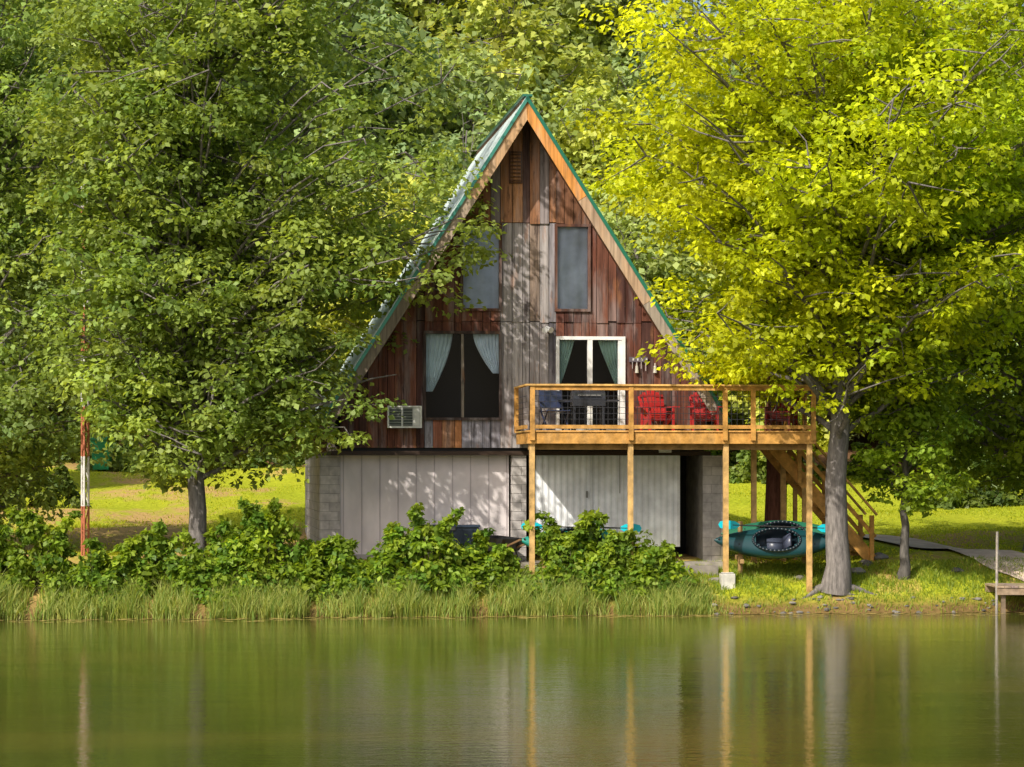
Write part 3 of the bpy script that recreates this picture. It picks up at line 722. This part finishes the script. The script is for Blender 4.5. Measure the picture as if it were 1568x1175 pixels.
b=B(); bk_=(.02,.02,.022)
b.add([(-.3,-.3,.35),(.3,-.25,.35),(.3,.25,.35),(-.3,.3,.35),(-.5,-.36,.62),(.42,-.33,.68),(.42,.33,.68),(-.5,.36,.62)],[(0,3,2,1),(0,1,5,4),(1,2,6,5),(2,3,7,6),(3,0,4,7)],bk_)
b.cyl((.45,-.04,.2),(.45,.04,.2),.2,bk_,16)
for s in(-1,1): b.beam((.45,s*.08,.2),(-1.0,s*.28,.62),.04,.04,(.2,.12,.06)); b.beam((-.3,s*.2,.4),(-.4,s*.22,0),.03,.03,bk_)
o=b.out('wheelbarrow',M_plastic); x,y=lx(765,-.5),-.5; p=world(x,y,wz(x,y)+.02); o.location=p; o.rotation_euler=(0,0,TH+2.2)
b=B(); b.box(-.6,.6,-.3,.3,0,.5,(.02,.03,.05)); b.box(-.63,.63,-.33,.33,.502,.56,(.025,.04,.07)); b.box(-.08,.08,-.35,-.331,.44,.52,(.1,.1,.1))
for k in range(5): b.box(-.5+k*.23,-.44+k*.23,-.315,-.301,.04,.46,(.015,.025,.045))
for sx in(-.5,.5): b.box(sx-.06,sx+.06,-.28,.28,-.35,-.002,(.25,.24,.22))
x,y=lx(690,-.1),-.1; o=b.out('storage_box',M_plastic,bevel=.01); o.location=world(x,y,wz(x,y)+.33); o.rotation_euler=(0,0,TH)

b=B(); H=7.2; s=.085
legs=[(s*math.cos(a),s*math.sin(a)) for a in(.5,2.6,4.7)]
for i in range(15):
    z=i*.5; col=(.66,.64,.62) if (i//2)%2 else (.45,.15,.08)
    for j,(x,y) in enumerate(legs):
        b.cyl((x,y,z),(x,y,z+.5),.024,col,6); q=legs[(j+1)%3]
        b.cyl((x,y,z),(q[0],q[1],z+.5),.012,col,5); b.cyl((x,y,z),(q[0],q[1],z),.012,col,5)
b.cyl((0,0,7.5),(0,0,8.6),.02,(.5,.5,.5))
y=60.6; x=(130-784)/4200*y; o=b.out('radio_mast',M_paint); o.location=(x,y,gh(x,y)); o.scale=(1,1,1.1)
b=B(); gr=(.012,.20,.08)
b.add([(-.25,-.25,.05),(.25,-.25,.05),(.25,.25,.05),(-.25,.25,.05),(-.32,-.34,1.0),(.32,-.34,1.0),(.32,.34,1.0),(-.32,.34,1.0)],[(0,3,2,1),(0,1,5,4),(1,2,6,5),(2,3,7,6),(3,0,4,7)],gr)
b.box(-.35,.35,-.37,.37,1.002,1.06,gr); b.box(-.3,.3,-.3,.3,1.062,1.1,gr); b.cyl((-.3,.3,.1),(-.22,.3,.1),.1,(.02,.02,.02)); b.cyl((.22,.3,.1),(.3,.3,.1),.1,(.02,.02,.02)); b.cyl((-.25,.42,.98),(.25,.42,.98),.02,gr)
y=88; x=(156-784)/4200*y; o=b.out('trash_bin',M_plastic,bevel=.015); o.location=(x,y,gh(x,y)); o.scale=(1,1,1)

b=Acc(); x,y=(1186-784)/4200*62.8,62.8; z0=gh(x,y)
P=np.array([(x,y,z0-.1),(x+.02,y,z0+.8),(x+.05,y,z0+2),(x+.0,y,z0+4),(x-.1,y,z0+7.5)]); V,Fc=tube(P,[.34,.26,.24,.2,.1],14); b.add(V,Fc,(.15,.065,.045)); 
b.out('pine_trunk',M_bark,smooth=True)

m,nt,out=newmat('path_concrete'); n_=noise(nt,2.5,vec='pos',detail=6); principled(nt,out,ramp(nt,n_,[(.3,(.50,.37,.28)),(.7,(.74,.60,.48))]),.9,.1,n_,.3,.02)
pts=[(1700,59.9),(1568,61.3),(1520,62.6),(1480,64.0),(1430,65.6),(1375,67.4),(1320,68.4),(1240,69),(1120,69.4)]
P=np.array([((px-784)/4200*y,y) for px,y in pts]); u=np.linspace(0,len(P)-1,60); P=np.stack([np.interp(u,np.arange(len(P)),P[:,k]) for k in(0,1)],-1)
for _ in range(4): P[1:-1]=(P[:-2]+2*P[1:-1]+P[2:])/4
T=np.gradient(P,axis=0);T/=np.linalg.norm(T,axis=1)[:,None];Nn=np.stack([-T[:,1],T[:,0]],-1)
V=[];nw=9
for p,n_ in zip(P,Nn):
    for k in range(nw):
        q=p+n_*(k/(nw-1)-.5)*1.5; V.append((q[0],q[1],gh(q[0],q[1])+.06))
i=np.arange(60*nw).reshape(60,nw)
mesh_np('garden_path',V,[np.stack([i[:-1,:-1],i[:-1,1:],i[1:,1:],i[1:,:-1]],-1).reshape(-1,4)],[m],smooth=True)
b=B(); dx=(1520-784)/4200*59.2
for k in range(16): b.box(dx+k*.15,dx+k*.15+.14,58.6,60.2,.55,.59,tuple(q*random.uniform(.8,1.1) for q in(.36,.29,.2)))
b.box(dx,dx+2.4,58.62,58.67,.40,.548,(.3,.22,.15)); b.box(dx,dx+2.4,60.1,60.15,.40,.548,(.3,.22,.15))
for x in(dx+.1,dx+1.2,dx+2.2): b.box(x,x+.09,58.7,58.79,-.8,.548,(.2,.15,.1))
b.cyl((dx,58.75,-.6),(dx+.02,58.75,1.75),.03,(.3,.28,.26))
b.out('boat_dock',M_deck)
def rock(x,y,s,name='shore_rock',z=None):
    import bmesh
    bm=bmesh.new(); bmesh.ops.create_icosphere(bm,subdivisions=2,radius=1)
    rr=random.Random(x*31+y)
    ph=[rr.uniform(0,6) for _ in range(3)]
    for v in bm.verts:
        k=1+.22*math.sin(3*v.co.x+ph[0])*math.cos(3*v.co.y+ph[1])+.1*math.sin(6*v.co.z+ph[2]); v.co*=k; v.co.z*=.55; v.co.x*=1.25
    me=bpy.data.meshes.new(name); bm.to_mesh(me); bm.free()
    a=me.attributes.new('Col','FLOAT_COLOR','POINT'); g_=rr.uniform(.12,.3); a.data.foreach_set('color',[v for _ in me.vertices for v in(g_,g_*.93,g_*.85,1)])
    me.materials.append(M_block); o=bpy.data.objects.new(name,me); COL.objects.link(o); o.scale=(s,s,s); o.rotation_euler=(0,0,rr.uniform(0,6)); o.location=(x,y,gh(x,y)+s*.15 if z is None else z); return o
rk=empty('shore_rocks')
for i in range(50):
    x=random.uniform(4.2,10.5); y=float(shore(x))+random.uniform(-.05,.6); rock(x,y,random.choice([.03,.04,.05,.07])).parent=rk
for x,y,s in((7.6,60.6,.18),(7.9,61.3,.16),(6.3,60.3,.13),(4.4,59.6,.13),(9.9,61,.14),(8.3,62.0,.2)): rock(x,y,s).parent=rk
b=Acc(); bx,by=7.03,59.6
for a,l in((3.4,.9),(4.2,.6),(5.1,.6),(5.8,.9),(.1,.6),(2.6,.6)):
    P=[]
    for t in np.linspace(0,1,7):
        x=bx+math.cos(a+.3*t)*l*t;y=by+math.sin(a+.3*t)*l*t*.6;P.append((x,y,gh(x,y)+.20*(1-t)**2-.01))
    V,Fc=tube(np.array(P),np.linspace(.12,.02,7),8); b.add(V,Fc,(.19,.17,.16))
b.out('tree_roots',M_bark,smooth=True)
n=1800; x=R.uniform(-16,14,n); y=shore(x)-.03-R.random(n)**5*1.4; 
s=R.uniform(.02,.09,n); V=np.stack([np.stack([x-s*1.5,y-s*.3,0*x+.006],-1),np.stack([x+s,y-s*.5,0*x+.006],-1),np.stack([x+s*1.5,y+s*.3,0*x+.006],-1),np.stack([x-s,y+s*.5,0*x+.006],-1)],1).reshape(-1,3)
mesh_np('floating_debris',V,[np.arange(4*n).reshape(-1,4)],[M_paint],np.tile(np.array([(.60,.46,.14)]),(4*n,1)))

# ------------------------------------------------------------ light, camera
el=math.radians(40); front=math.radians(54)
S=Vector((-math.cos(el)*math.cos(front),-math.cos(el)*math.sin(front),math.sin(el)))
sun=bpy.data.lights.new('sun','SUN'); sun.energy=5.0; sun.angle=math.radians(.6); sun.color=(1,.94,.82)
so=bpy.data.objects.new('sun',sun); COL.objects.link(so); so.rotation_euler=S.to_track_quat('Z','Y').to_euler(); so.location=S*100
w=bpy.data.worlds.new('World'); sc.world=w; w.use_nodes=True; nt=w.node_tree
bg=nt.nodes['Background']; sky=nt.nodes.new('ShaderNodeTexSky'); sky.sky_type='NISHITA'; sky.sun_disc=False
sky.sun_elevation=el; sky.sun_rotation=math.atan2(S.x,S.y); sky.dust_density=4.0; sky.air_density=1.0
nt.links.new(sky.outputs[0],bg.inputs[0]); bg.inputs[1].default_value=.15
cam=bpy.data.cameras.new('camera'); co=bpy.data.objects.new('camera',cam); COL.objects.link(co)
co.location=(0,0,CH); co.rotation_euler=(math.pi/2,0,0); cam.sensor_width=36; cam.lens=F/1568*36; cam.shift_y=(HY-587.5)/1568; cam.clip_end=2000; cam.clip_start=.5
sc.camera=co
